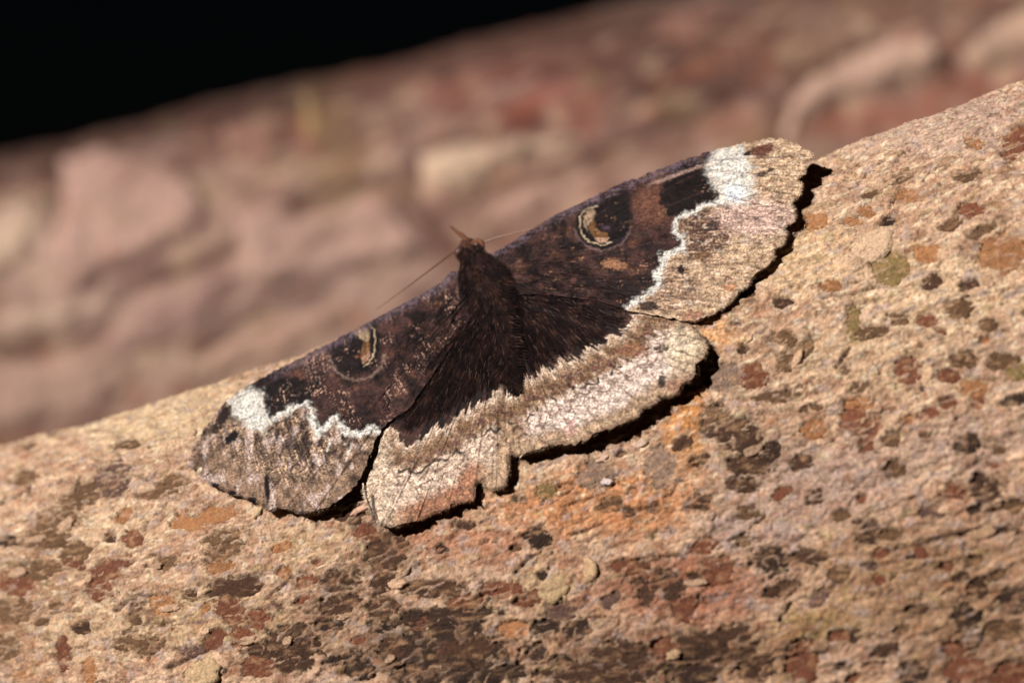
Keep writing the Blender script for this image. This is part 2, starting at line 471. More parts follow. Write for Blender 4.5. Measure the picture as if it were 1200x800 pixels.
s1 = np.concatenate([np.linspace(-420, -104, 60)[:-1], np.arange(-104, 104, 0.18), np.linspace(104, 420, 60)[1:]])
qd = np.arange(-5, 108, 0.18)
t_dense = np.interp(qd, _arc, _th)
t1 = np.concatenate([np.linspace(-math.pi, t_dense[0], 50)[:-1], t_dense, np.linspace(t_dense[-1], math.pi, 40)[1:]])
Sg, Tg = np.meshgrid(s1, t1, indexing='ij')
Sg = Sg.ravel(); Tg = Tg.ravel()
P, N, X, Y = trunk_px(Sg, Tg)
Q = arc(Tg)
dd = bark_relief(Sg, Q, X, Y)
CC = bark_color(Sg, Q, X, Y, dd)
front = Tg > -0.05
halo = np.zeros(len(Sg)); pm = np.zeros(len(Sg)); pc = np.zeros((len(Sg), 3))
for p in PATCH:
    R = max(p[2], p[3]) * 2.4
    b = np.where((np.abs(X - p[0]) < R) & (np.abs(Y - p[1]) < R) & front)[0]
    f = patch_f(p, X[b], Y[b])
    m = ss(1.08, .88, f)
    up = m > pm[b]
    halo[b] = np.maximum(halo[b], ss(1.7, .9, f))
    pm[b] = np.where(up, m, pm[b])
    pc[b] = np.where(up[:, None], col(*KEY[p[5]]), pc[b])
cm = np.where(front, crack_mask(X, Y), 0)
# patches are sunk scars, their rim stands proud
rim = pm * (1 - pm) * 4
lace = ss(.62, .86, ridge(Sg / 3.4 + .4 * fbm(Sg / 2, Q / 2, 92, 2), Q / 1.5, 91))
disp = dd - 0.42 * pm * (1 - .5 * lace) + 0.10 * rim - 0.5 * cm
CC = mix(CC, col(120, 84, 60), .45 * halo * (1 - pm) * ss(.0, .3, fbm(Sg / 1.3, Q / .7, 93, 3) + .06))
CC = mix(CC, pc, .9 * pm * (1 - .55 * lace))
CC = mix(CC, col(226, 194, 156), .35 * rim)
CC = mix(CC, col(70, 46, 34), .8 * cm)
V = P + N * disp[:, None]
F = grid_faces(len(s1), len(t1))
build('bark', V, F[:, ::-1], CC, M_bark, trunk, root)

# dark scars: a sheet of their own lying in each hollow
na, nr = 44, 9
ang = np.linspace(0, 2 * math.pi, na, endpoint=False)
for p in PATCH:
    cx, cy, rx, ry, a, key = p; rx *= 1.18; ry *= 1.28
    rr = np.linspace(0, 1.6, nr)
    u = (rr[:, None] * np.cos(ang)[None]).ravel() * rx
    v = (rr[:, None] * np.sin(ang)[None]).ravel() * ry
    ar = math.radians(a)
    px = cx + u * math.cos(ar) - v * math.sin(ar)
    py = cy - (u * math.sin(ar) + v * math.cos(ar))
    s, th = px_to_trunk(px, py)
    q = arc(th)
    Pp, Np = trunk_pt(s, th)
    f = patch_f(p, px, py)
    w = 0.5 * fbm(s / 3.0, q / 2.0, 3, 3)
    low = 0.55 * fbm(s / 16, q / 9, 5, 3) + 0.26 * fbm(s / 4.2 + w, q / 2.3 + w, 8, 3)
    hgt = low - 0.06 + .06 * fbm(s / .9, q / .6, 95, 2) - 0.6 * ss(.95, 1.2, f)
    jit = np.random.default_rng(int(cx * 7 + cy)).uniform(.82, 1.12)
    c = col(*KEY[key]) * jit
    c = mix(np.broadcast_to(c, (len(s), 3)), col(186, 142, 104), .7 * ss(.05, .5, fbm(s / 1.9, q / .9, 97, 3)))
    c = mix(c, bark_color(s, q, px, py, None), .45 * ss(.12, .42, fbm(s / 1.2, q / .6, 98, 3) - .35 * (1 - f)))
    c = mix(c, c * .6, .7 * ss(.05, .5, fbm(s / 1.1, q / .7, 99, 3)))
    i = np.arange(na * nr).reshape(nr, na)
    j = np.roll(i, -1, 1)
    Fp = np.stack([i[:-1], i[1:], j[1:], j[:-1]], -1).reshape(-1, 4)
    build('bark_scar', Pp + Np * hgt[:, None], Fp, c, M_bark, trunk, root)

# loose bark chips standing on the surface
_r = np.random.default_rng(5)
CHIP = [(692,668,10,15,10,(206,172,128),1.0),(304,599,5,11,-35,(226,196,150),.8),(712,565,7,4,0,(232,214,200),.5),(706,537,8,5,10,(226,190,160),.5),
        (748,520,12,5,20,(220,190,160),.5),(1148,340,14,5,10,(214,178,140),.5),(1010,290,40,22,25,(222,190,150),.45),(235,790,26,16,25,(206,176,130),.6),
        (650,690,18,14,20,(196,168,122),.5),(425,597,17,4,25,(220,178,146),.6),(1152,624,18,7,10,(190,156,118),.5),(790,767,10,5,20,(196,164,122),.5)]
for _ in range(46):
    x = _r.uniform(20, 1190); yb = 455 + (x - 250) * -0.372
    y = _r.uniform(yb + 45, 790)
    if 230 < x < 840 and y < 640 - (x - 400) * .45: continue
    CHIP.append((x, y, _r.uniform(6, 15), _r.uniform(3, 6), _r.normal(22, 14), tuple(np.array((214, 178, 140)) * _r.uniform(.82, 1.08)), _r.uniform(.2, .4)))
for cx, cy, rx, ry, a, c, lift in CHIP:
    na2, nr2 = 28, 5
    an = np.linspace(0, 2 * math.pi, na2, endpoint=False)
    wob = 1 + .28 * pn(np.cos(an) * 1.7 + cx, np.sin(an) * 1.7 + cy, 5) + .1 * pn(np.cos(an) * 5 + cx, np.sin(an) * 5, 6)
    rr = np.array([0, .4, .75, 1.0, 1.04])
    u = (rr[:, None] * (np.cos(an) * wob)[None]).ravel() * rx
    v = (rr[:, None] * (np.sin(an) * wob)[None]).ravel() * ry
    ar = math.radians(a)
    px = cx + u * math.cos(ar) - v * math.sin(ar); py = cy - (u * math.sin(ar) + v * math.cos(ar))
    s, th = px_to_trunk(px, py); q = arc(th)
    Pp, Np = trunk_pt(s, th)
    w = 0.5 * fbm(s / 3.0, q / 2.0, 3, 3)
    low = 0.55 * fbm(s / 16, q / 9, 5, 3) + 0.26 * fbm(s / 4.2 + w, q / 2.3 + w, 8, 3)
    ring = np.repeat(np.arange(nr2), na2)
    up = lift * (.55 + .45 * np.clip((u / rx * .6 + -v / ry * .4), -1, 1)) + .08 * fbm(s / .8, q / .5, 7, 2)
    hgt = low + np.where(ring == nr2 - 1, -.45, up * np.array([1, 1, .95, .75, 0])[ring] + .05)
    cc = col(*c) * (1 + .25 * fbm(s / .9, q / .6, 17, 3))[:, None]
    i = np.arange(na2 * nr2).reshape(nr2, na2); j = np.roll(i, -1, 1)
    Fp = np.stack([i[:-1], i[1:], j[1:], j[:-1]], -1).reshape(-1, 4)
    cc = cc * np.array((1.02, .97, 1.04))
    build('bark_chip', Pp + Np * hgt[:, None], Fp, cc, M_bark, trunk, root)

# ------------------------------------------------------------------ second trunk behind, out of focus
Y2, A2, B2, T2 = 400.0, 290.0, 100.0, 0.10
def far_frame():
    f = K * (D + Y2) / D
    p0 = np.array([(30 - 600) * f, Y2, (400 - 176) * f]); p1 = np.array([(690 - 600) * f, Y2, (400 - 26) * f])
    a = p1 - p0; a /= np.linalg.norm(a)
    return p0, a
P0F, AF = far_frame()
DNF = np.array([AF[2], 0, -AF[0]])
def far_pt(s, th, off=0.0):
    h = A2 * (1 - np.cos(th))
    P = P0F + s[..., None] * (AF + np.array([0, -T2, 0])) + h[..., None] * DNF
    P[..., 1] += -B2 * np.sin(th)
    hp = A2 * np.sin(th); yp = -B2 * np.cos(th)
    T = hp[..., None] * DNF + yp[..., None] * np.array([0, 1., 0])
    N = np.cross(AF + np.array([0, -T2, 0]), T)
    N /= np.linalg.norm(N, axis=-1, keepdims=True) + 1e-9
    c = P0F + s[..., None] * (AF + np.array([0, -T2, 0])) + A2 * DNF
    N *= np.sign(((P - c) * N).sum(-1, keepdims=True))
    return P + N * np.asarray(off)[..., None], N
def px_to_far(px, py):
    y = np.full(np.shape(px), 100.0)
    for _ in range(50):
        p = at(px, py, y) - P0F
        s = p[..., 0] * AF[0] + p[..., 2] * AF[2]
        h = np.clip(p[..., 0] * DNF[0] + p[..., 2] * DNF[2], 0, 2 * A2)
        th = np.arccos(np.clip(1 - h / A2, -1, 1))
        y = .5 * y + .5 * (Y2 - B2 * np.sin(th) - T2 * s)
    return s, th
FARZ = [(400,75,80,40,(150,92,70),.8),(560,90,110,50,(146,94,82),.8),(690,90,130,60,(140,88,78),.8),(620,130,60,20,(136,72,58),.7),
        (370,130,45,40,(150,120,84),.8),(395,195,40,40,(146,116,86),.8),(790,90,110,65,(88,60,52),.9),(880,50,90,45,(108,70,58),.8),(1050,0,200,30,(112,80,64),.7),(560,30,200,30,(116,74,62),.7),
        (860,150,60,30,(140,92,70),.6),(970,60,60,40,(134,100,80),.6),(1050,140,130,32,(150,94,74),.8),(1150,95,90,25,(146,90,72),.8),
        (300,160,80,30,(124,86,76),.7),(90,330,120,90,(192,160,144),.7),(300,330,200,80,(178,146,132),.7),(300,420,200,40,(176,146,126),.6),
        (60,450,100,60,(184,150,132),.6),(640,220,150,50,(172,132,114),.7),(200,125,220,38,(84,56,50),.85),(0,180,90,40,(96,66,58),.8),(420,45,160,26,(92,60,52),.8),(200,320,110,22,(140,104,94),.7),(60,405,90,20,(136,100,88),.7)]  # dark zones by the trunk's upper edge paint its fade into darkness
def far_color(s, q, X, Y):
    c = mix(col(168, 134, 120), col(130, 95, 83), ss(-.3, .3, fbm(s / 20, q / 11, 101, 4)))
    wx = X + 26 * fbm(X / 60, Y / 60, 103, 3); wy = Y + 26 * fbm(X / 60, Y / 60, 104, 3)
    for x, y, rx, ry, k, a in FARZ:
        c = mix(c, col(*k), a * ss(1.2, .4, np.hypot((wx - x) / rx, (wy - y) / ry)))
    c = mix(c, col(206, 172, 144), .7 * ss(.1, .45, fbm(s / 9, q / 4, 107, 3)))
    c = mix(c, col(92, 62, 54), .65 * ss(.15, .45, fbm(s / 11, q / 6, 109, 3)))
    c = mix(c, col(166, 96, 66), .45 * ss(.2, .45, fbm(s / 9, q / 6, 111, 3)))
    c = mix(c, col(150, 126, 92), .45 * ss(.2, .45, fbm(s / 16, q / 10, 112, 3)))
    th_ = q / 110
    c = mix(c, col(66, 44, 38), .8 * ss(.42, .16, th_ + .12 * fbm(s / 14, q / 9, 114, 3)))  # light falloff towards the top edge, painted into the bark colour
    return c
far_root = far_pt(np.array(0.), np.array(math.pi))[0]
far = thing('tree_trunk', 'blurred mauve brown tree trunk with flaking bark plates behind the moth', 'tree trunk', far_root)
s2 = np.linspace(-460, 680, 600)
t2 = np.concatenate([np.linspace(-math.pi, -.4, 40)[:-1], np.linspace(-.4, 1.7, 300), np.linspace(1.7, math.pi, 30)[1:]])
Sg, Tg = np.meshgrid(s2, t2, indexing='ij'); Sg = Sg.ravel(); Tg = Tg.ravel()
Pf, Nf = far_pt(Sg, Tg)
Qf = Tg * 110
Xf, Yf = to_px(Pf)
FISS = [[(120,385),(140,345),(180,325),(240,308),(285,286)],[(-20,418),(40,412),(80,400),(130,372)],[(455,205),(480,240),(505,262),(545,300),(560,320)],
        [(485,230),(488,180),(520,165),(640,146)],[(915,190),(912,130),(935,95),(975,70),(1030,42)],[(1118,100),(1122,55),(1160,25),(1210,0)],
        [(350,240),(380,225),(440,213)],[(60,265),(62,200),(75,175)],[(540,240),(620,215),(700,190)],[(230,410),(300,360),(390,340)],
        [(690,60),(760,50),(850,20)],[(560,120),(640,80),(720,75)],[(700,180),(760,150),(840,120),(900,100)]]
fd = np.full(Xf.shape, 1e9)
wx = Xf + 9 * fbm(Xf / 30, Yf / 30, 121, 3); wy = Yf + 9 * fbm(Xf / 30, Yf / 30, 122, 3)
for l_ in FISS:
    fd = np.minimum(fd, ldist(l_, wx, wy))
fm = np.exp(-(fd / 8.0) ** 2)
offf = 2.2 * fbm(Sg / 30, Qf / 16, 113, 4) + 0.9 * fbm(Sg / 6, Qf / 3, 115, 3) - 1.8 * fm
Vf, _ = far_pt(Sg, Tg, offf)
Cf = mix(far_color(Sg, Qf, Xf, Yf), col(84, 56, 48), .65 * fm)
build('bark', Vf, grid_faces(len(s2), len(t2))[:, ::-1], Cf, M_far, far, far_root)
PLATE = [
 ([(-30,255),(20,228),(55,212),(62,250),(40,300),(10,330),(-30,345)], (206,174,150), 1.6),
 ([(70,178),(120,166),(180,182),(235,205),(250,240),(240,285),(180,308),(130,330),(90,360),(60,340),(66,270)], (190,150,136), 2.2),
 ([(262,240),(340,232),(350,250),(440,222),(470,240),(500,275),(520,300),(470,318),(380,330),(300,350),(250,330),(285,296)], (184,146,132), 2.0),
 ([(-30,360),(60,352),(120,345),(130,360),(80,392),(30,404),(-30,410)], (206,172,152), 1.4),
 ([(150,345),(240,316),(300,300),(290,345),(220,400),(150,430),(100,430)], (158,122,112), 1.0),
 ([(493,182),(530,168),(600,160),(680,150),(690,165),(620,196),(560,225),(510,232),(494,212)], (214,180,154), 2.4),
 ([(560,238),(640,210),(720,188),(770,190),(700,220),(620,262),(580,270)], (186,146,130), 1.6),
 ([(918,180),(918,128),(940,98),(985,68),(1040,42),(1095,34),(1116,60),(1105,96),(1050,112),(990,124),(945,150)], (198,160,140), 2.4),
 ([(1128,92),(1128,56),(1165,28),(1230,-5),(1240,70),(1180,80)], (190,154,130), 2.2),
 ([(250,140),(330,120),(345,160),(320,200),(260,195)], (146,106,92), 1.3),
 ([(345,110),(370,104),(385,140),(375,170),(350,160)], (160,130,90), 1.4),
 ([(560,100),(620,78),(640,95),(600,125),(555,130)], (158,122,110), 1.4),
 ([(690,120),(740,100),(750,120),(720,150),(690,150)], (150,114,98), 1.2),
 ([(760,20),(840,-8),(860,10),(820,40),(760,48)], (146,104,90), 1.4),
 ([(830,50),(900,30),(930,50),(880,90),(840,90)], (132,92,78), 1.4),
 ([(-30,425),(60,420),(130,400),(180,420),(150,470),(60,500),(-30,520)], (178,142,126), 1.4),
 ([(230,420),(310,372),(400,346),(420,370),(360,410),(290,440),(240,452)], (176,138,120), 1.3),
]
for poly, c, th_ in PLATE:
    pp = densify(poly, 8)
    pp = pp + np.stack([4 * fbm(pp[:, 0] / 18, pp[:, 1] / 18, 131, 3), 4 * fbm(pp[:, 0] / 18, pp[:, 1] / 18, 133, 3)], 1) * 1.6
    px, py, d, Fp = sheet(pp, 4.0)
    s, th = px_to_far(px, py); q = th * 110
    lift = -.9 + (1.25 * th_ + .9) * ss(0, 20, d) + 1.4 * fbm(s / 9, q / 4, 135, 3) + 2.2 * fbm(s / 30, q / 16, 113, 4)
    Vp, _ = far_pt(s, th, lift)
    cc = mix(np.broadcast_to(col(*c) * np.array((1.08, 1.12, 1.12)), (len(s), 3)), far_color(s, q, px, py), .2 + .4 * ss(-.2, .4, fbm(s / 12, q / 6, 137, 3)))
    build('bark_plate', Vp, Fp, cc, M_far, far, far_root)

# ------------------------------------------------------------------ the moth
RS = EB / 45.0
def wing_y(px, py, off=0.0):
    """depth of the spread-wing surface seen at a pixel"""
    y = np.full(np.shape(px), -20.0)
    for _ in range(30):
        s, h = sh_of(px, py, y)
        yw = RS * (-9.8 - 1.12 * h + .012 * h * h) - 1.6 - TILT * s
        y = .5 * y + .5 * yw
    return y - off
def wing_pt(px, py, off=0.0):
    return at(px, py, wing_y(px, py, off))

moth_root = wing_pt(np.array(577.), np.array(350.), -2.5)
moth = thing('moth', 'large dark brown moth with spread wings, pale scalloped borders and eyespots, resting on the trunk', 'moth', moth_root)

C_blk = col(23, 14, 15); C_dk = col(42, 26, 24); C_br = col(84, 55, 50); C_mot = col(132, 98, 84)
C_wht = col(232, 226, 216); C_tan = col(206, 174, 142); C_pnk = col(206, 172, 158); C_ptan = col(176, 144, 116)
C_pur = col(138, 114, 124); C_red = col(140, 86, 66)

def radial(X, Y, bx, by):
    return np.hypot(X - bx, Y - by), np.arctan2(Y - by, X - bx)

def grain(X, Y, seed, r=None, t=None):
    g = 0.75 * pn(X / 3.3, Y / 2.7, seed) + 0.45 * pn(X / 1.9, Y / 1.9, seed + 1) + 0.6 * fbm(X / 8, Y / 7, seed + 3, 3)
    if r is not None:
        g = .75 * g + 0.6 * pn(r / 16, t * r / 3.0, seed + 9) + .35 * pn(r / 9, t * r / 1.7, seed + 10)
    return g

def warp(X, Y, a, sc_, seed):
    return X + a * fbm(X / sc_, Y / sc_, seed, 3), Y + a * fbm(X / sc_, Y / sc_, seed + 5, 3)

LF = [(560,320),(545,318),(528,318),(518,330),(500,341),(470,357),(440,373),(410,389),(380,405),(350,420),(320,435),(295,449),(275,462),(262,473),(250,487),(238,503),
      (228,520),(221,537),(220,544),(227,550),(235,555),(241,563),(250,570),(255,571),(262,572),(270,579),(283,580),(293,587),(302,588),(309,592),(312,598),(317,598),
      (326,594),(340,596),(352,601),(368,599),(382,595),(395,588),(405,580),(416,569),(424,556),(430,541),(438,521),(447,504),(458,492),(480,478),(520,420),(565,350)]
LH = [(575,350),(520,400),(475,455),(458,485),(447,505),(437,524),(428,547),(424,564),(426,580),(429,589),(433,598),(438,609),(446,615),(462,617),(478,612),(492,609),(508,601),(524,596),
      (538,588),(547,588),(555,585),(556,568),(565,561),(567,571),(576,575),(590,571),(596,556),(597,531),(603,505),(606,480),(606,455),(598,400)]
RH = [(580,345),(590,400),(604,455),(604,480),(600,505),(597,529),(607,534),(620,529),(634,526),(650,520),(667,521),(686,516),(700,506),(718,501),(735,493),(748,487),(752,478),(760,476),(769,472),
      (773,464),(784,465),(796,459),(799,450),(808,446),(817,438),(815,430),(806,425),(814,425),(825,420),(829,408),(824,396),(814,385),(800,374),(770,362),(738,352),(680,330)]
RF = [(566,330),(562,308),(572,299),(585,292),(600,284),(620,270),(650,252),(680,238),(700,228),(720,219),(740,211),(760,203),(785,194),(812,184),(837,176),(865,169),(881,166),(901,162),(920,163),(941,172),(953,179),
      (951,186),(940,189),(945,197),(943,204),(933,209),(940,216),(939,224),(936,231),(927,237),(930,244),(933,252),(930,260),(919,265),(922,273),(921,281),(917,288),(905,293),(908,301),(902,308),(895,315),(888,319),
      (880,327),(877,335),(866,342),(858,352),(847,361),(832,369),(815,376),(800,375),(780,372),(760,368),(738,364),(700,352),(640,345),(590,345)]

def vein(r, t, n, ph=0.):
    return ss(1.6, .2, np.abs(((t * n + ph) % 1) - .5) * r / n)

def fold(r, t, seed, n):
    return .055 * vein(r, t, n, .2) * ss(70, 140, r) + 0.10 * pn(t * n, r / 150, seed) + .05 * pn(t * n * 2.3, r / 80, seed + 1)

def eyespot(C, X, Y, g, left):
    X = X + 2.4 * fbm(X / 6, Y / 6, 281, 2); Y = Y + 2.4 * fbm(X / 6, Y / 6, 283, 2)
    if left:
        cx, cy = 412, 410
        d = np.hypot((X - cx) / 30, (Y - cy) / 31)
        C = mix(C, C_blk * 1.1, .92 * ss(1.08, .9, d + .1 * g))
        C = mix(C, col(150, 122, 108), .6 * np.exp(-((np.hypot((X - 418) / 33, (Y - 410) / 35) - 1) / .05) ** 2) * (Y > 415))
        ring = ldist([(420,378),(430,376),(437,384),(440,396),(439,408),(437,418),(432,426),(425,430)], X, Y)
        C = mix(C, C_blk * .6, .9 * ss(6.5, 4, ring))
        C = mix(C, col(206, 180, 144), .9 * ss(1.4, .4, ring + .5 * g) * ss(-.8, .3, pn(X / 5, Y / 5, 3) + .35))
        c1 = sdf([(415,383),(424,380),(432,386),(434,396),(430,401),(425,398),(417,392)], X, Y)
        c2 = sdf([(427,397),(433,398),(433,409),(431,417),(424,421),(423,410)], X, Y)
        c3 = sdf([(430,412),(434,415),(431,424),(425,426),(424,419)], X, Y)
        C = mix(C, col(116, 80, 50), ss(1.2, -.8, c2)); C = mix(C, col(178, 152, 118), .9 * ss(1.2, -.8, c1 + g)); C = mix(C, col(168, 124, 100), .9 * ss(1., -.8, c3))
        C = mix(C, col(112, 62, 44), ss(1, -1, np.hypot(X - 419, Y - 417) - 2.2))
    else:
        cx, cy = 709, 257
        d = np.hypot((X - cx) / 31, (Y - cy) / 32)
        C = mix(C, C_blk * 1.1, .92 * ss(1.1, .9, d + .1 * g))
        band = sdf([(706,222),(722,216),(737,222),(739,250),(735,280),(722,288),(716,282),(722,262),(718,240)], X, Y)
        C = mix(C, C_blk, .9 * ss(3, -2, band + 2 * g))
        C = mix(C, col(140, 112, 110), .5 * np.exp(-((np.hypot((X - 706) / 34, (Y - 258) / 35) - 1) / .05) ** 2) * (Y > 268))
        ring = ldist([(700,242),(690,243),(682,249),(679,260),(681,271),(686,280),(696,285),(709,287),(716,283)], X, Y)
        C = mix(C, C_blk * .6, .9 * ss(6, 4, ring))
        C = mix(C, col(206, 182, 150), .9 * ss(1.4, .4, ring + .5 * g) * ss(-.8, .3, pn(X / 5, Y / 5, 4) + .35))
        c1 = sdf([(688,247),(695,245),(698,250),(695,257),(690,262),(688,270),(684,266),(684,255)], X, Y)
        c2 = sdf([(690,260),(696,258),(698,268),(706,272),(712,274),(711,280),(700,280),(691,274)], X, Y)
        C = mix(C, col(114, 78, 46), ss(1.2, -.8, c2)); C = mix(C, col(168, 140, 116), .9 * ss(1.2, -.8, c1 + g))
        C = mix(C, col(180, 142, 118), ss(1.2, -.6, sdf([(698,280),(706,279),(714,279),(711,284),(700,283)], X, Y)))
        C = mix(C, col(96, 70, 88), .7 * ss(2, -1, np.hypot((X - 711) / 1.8, Y - 267) - 2 + 1.5 * g))
    return C

COSTA_L = LF[2:19]; COSTA_R = RF[1:21]
def col_LF(X, Y):
    r, t = radial(X, Y, 560, 330)
    g = grain(X, Y, 201, r, t)
    C = mix(np.broadcast_to(C_br, (len(X), 3)), C_blk, np.clip(.45 + 1.3 * fbm(X / 20, Y / 14, 203, 4) + .25 * g, 0, 1))
    C = mix(C, col(128, 84, 62), .6 * ss(.15, .6, fbm(X / 26, Y / 18, 205, 3)))
    C = mix(C, C_blk * .7, .75 * ss(.35, .9, np.sin(r / 7.5 + 2.2 * np.abs(np.sin(t * 9)) + 2 * fbm(X / 40, Y / 40, 221, 2))) * ss(200, 120, r))
    wx, wy = warp(X, Y, 7, 9, 207)
    # region beyond the white zigzag
    zig = [(284,452),(308,460),(312,476),(314,490),(332,482),(348,474),(360,469),(366,480),(372,507),(388,492),(394,486),(401,496),(408,504),(424,508),(432,500),(446,503)]
    outer = zig + [(470,520),(430,640),(200,640),(200,540),(240,480),(262,462)]
    so = sdf(outer, wx, wy)
    C = mix(C, C_blk, .75 * ss(22, 0, so) * ss(0, 2, so) * (X > 385))
    out = mix(np.broadcast_to(C_br * 1.05, (len(X), 3)), C_tan, np.clip(.36 + .8 * g, 0, 1))
    lo = ldist(LF[18:41], X, Y)
    out = mix(out, mix(np.broadcast_to(C_ptan, out.shape), C_br, np.clip(.4 + .75 * g, 0, 1)), ss(48, 12, lo + 10 * fbm(X / 14, Y / 10, 209, 2)))
    out = mix(out, C_dk, .85 * ss(.0, .4, fbm(X / 11, Y / 15, 211, 3) + .12) * ss(62, 18, so * -1))
    out = out * np.clip(1 + 1.1 * fbm(X / 12, Y / 15, 215, 3), .25, 1.8)[:, None]
    out = mix(out, C_blk, .65 * ss(.18, .42, fbm(X / 7, Y / 11, 224, 3)) * ss(70, 25, -so))
    out = mix(out, col(204, 178, 166) * (1 + .4 * g)[:, None], .75 * ss(.05, .35, fbm(X / 13, Y / 22, 217, 3)))
    C = mix(C, out, ss(1.2, -1.2, so))
    z = ldist(zig[3:], wx, wy) + 2.5 * fbm(X / 9, Y / 9, 219, 2)
    C = mix(C, C_wht, .95 * ss(8.0, 2.0, z + 2.6 * g + np.where(so > 0, 3.5, 0)))
    blk = [(294,452),(308,458),(310,474),(314,492),(328,481),(342,474),(368,464),(378,452),(360,444),(334,444),(320,434),(305,440)]
    C = mix(C, C_blk * .8, .95 * ss(2, -2, sdf(blk, wx, wy)))
    wht = [(266,470),(278,460),(292,453),(307,460),(310,476),(314,494),(308,508),(296,502),(284,494),(272,486)]
    C = mix(C, C_wht * (1 + .1 * g)[:, None], .95 * ss(5, -5, sdf(wht, wx, wy) + 5 * g))
    a = math.radians(52)
    def spot(C, x, y, rx, ry, an, c, k=1.):
        an = math.radians(an); dx = X - x; dy = -(Y - y)
        u = (math.cos(an) * dx + math.sin(an) * dy) / rx; v = (-math.sin(an) * dx + math.cos(an) * dy) / ry
        return mix(C, c, k * ss(1.2, .75, np.hypot(u, v) + .3 * g))
    C = spot(C, 262, 487, 16, 6, 55, C_dk); C = spot(C, 272, 512, 11, 5, 40, C_blk); C = spot(C, 313, 570, 3, 19, 3, C_blk * .7)
    C = spot(C, 340, 520, 8, 9, 60, C_dk, .8); C = spot(C, 354, 528, 9, 12, 20, C_dk, .7); C = spot(C, 252, 568, 5, 3, 0, C_blk); C = spot(C, 271, 577, 5, 3, 0, C_blk)
    C = spot(C, 295, 585, 6, 3, 0, C_blk); C = spot(C, 233, 552, 2.5, 6, -30, col(226,200,170))
    C = mix(C, C_wht, .6 * ss(1.8, .8, ldist([(388,515),(383,528)], X, Y)) + .5 * ss(1.6, .8, ldist([(412,520),(405,540)], X, Y)))
    C = mix(C, C_br * .8, .5 * vein(r, t, 12, .2) * ss(150, 220, r) * ss(-.5, .3, g))
    C = eyespot(C, X, Y, g, True)
    cd = ldist(COSTA_L, X, Y)
    C = mix(C, mix(np.broadcast_to(C_pur, C.shape), C_blk, np.clip(.55 + 1.0 * g + .5 * fbm(X / 18, Y / 18, 223, 2), 0, 1)), .85 * ss(12, 3, cd + 5 * g) * ss(300, 340, X))
    C = mix(C, col(190, 150, 130), .8 * ss(.25, .5, g) * ss(.0, .3, fbm(X / 30, Y / 30, 213, 2)) * ss(1, 10, so))
    C = mix(C, col(200, 162, 146), .6 * ss(30, 12, np.hypot(X - 372, Y - 428) + 10 * g) * ss(.05, .5, g))
    return C * np.clip(1 + .50 * g, .2, 2.2)[:, None]

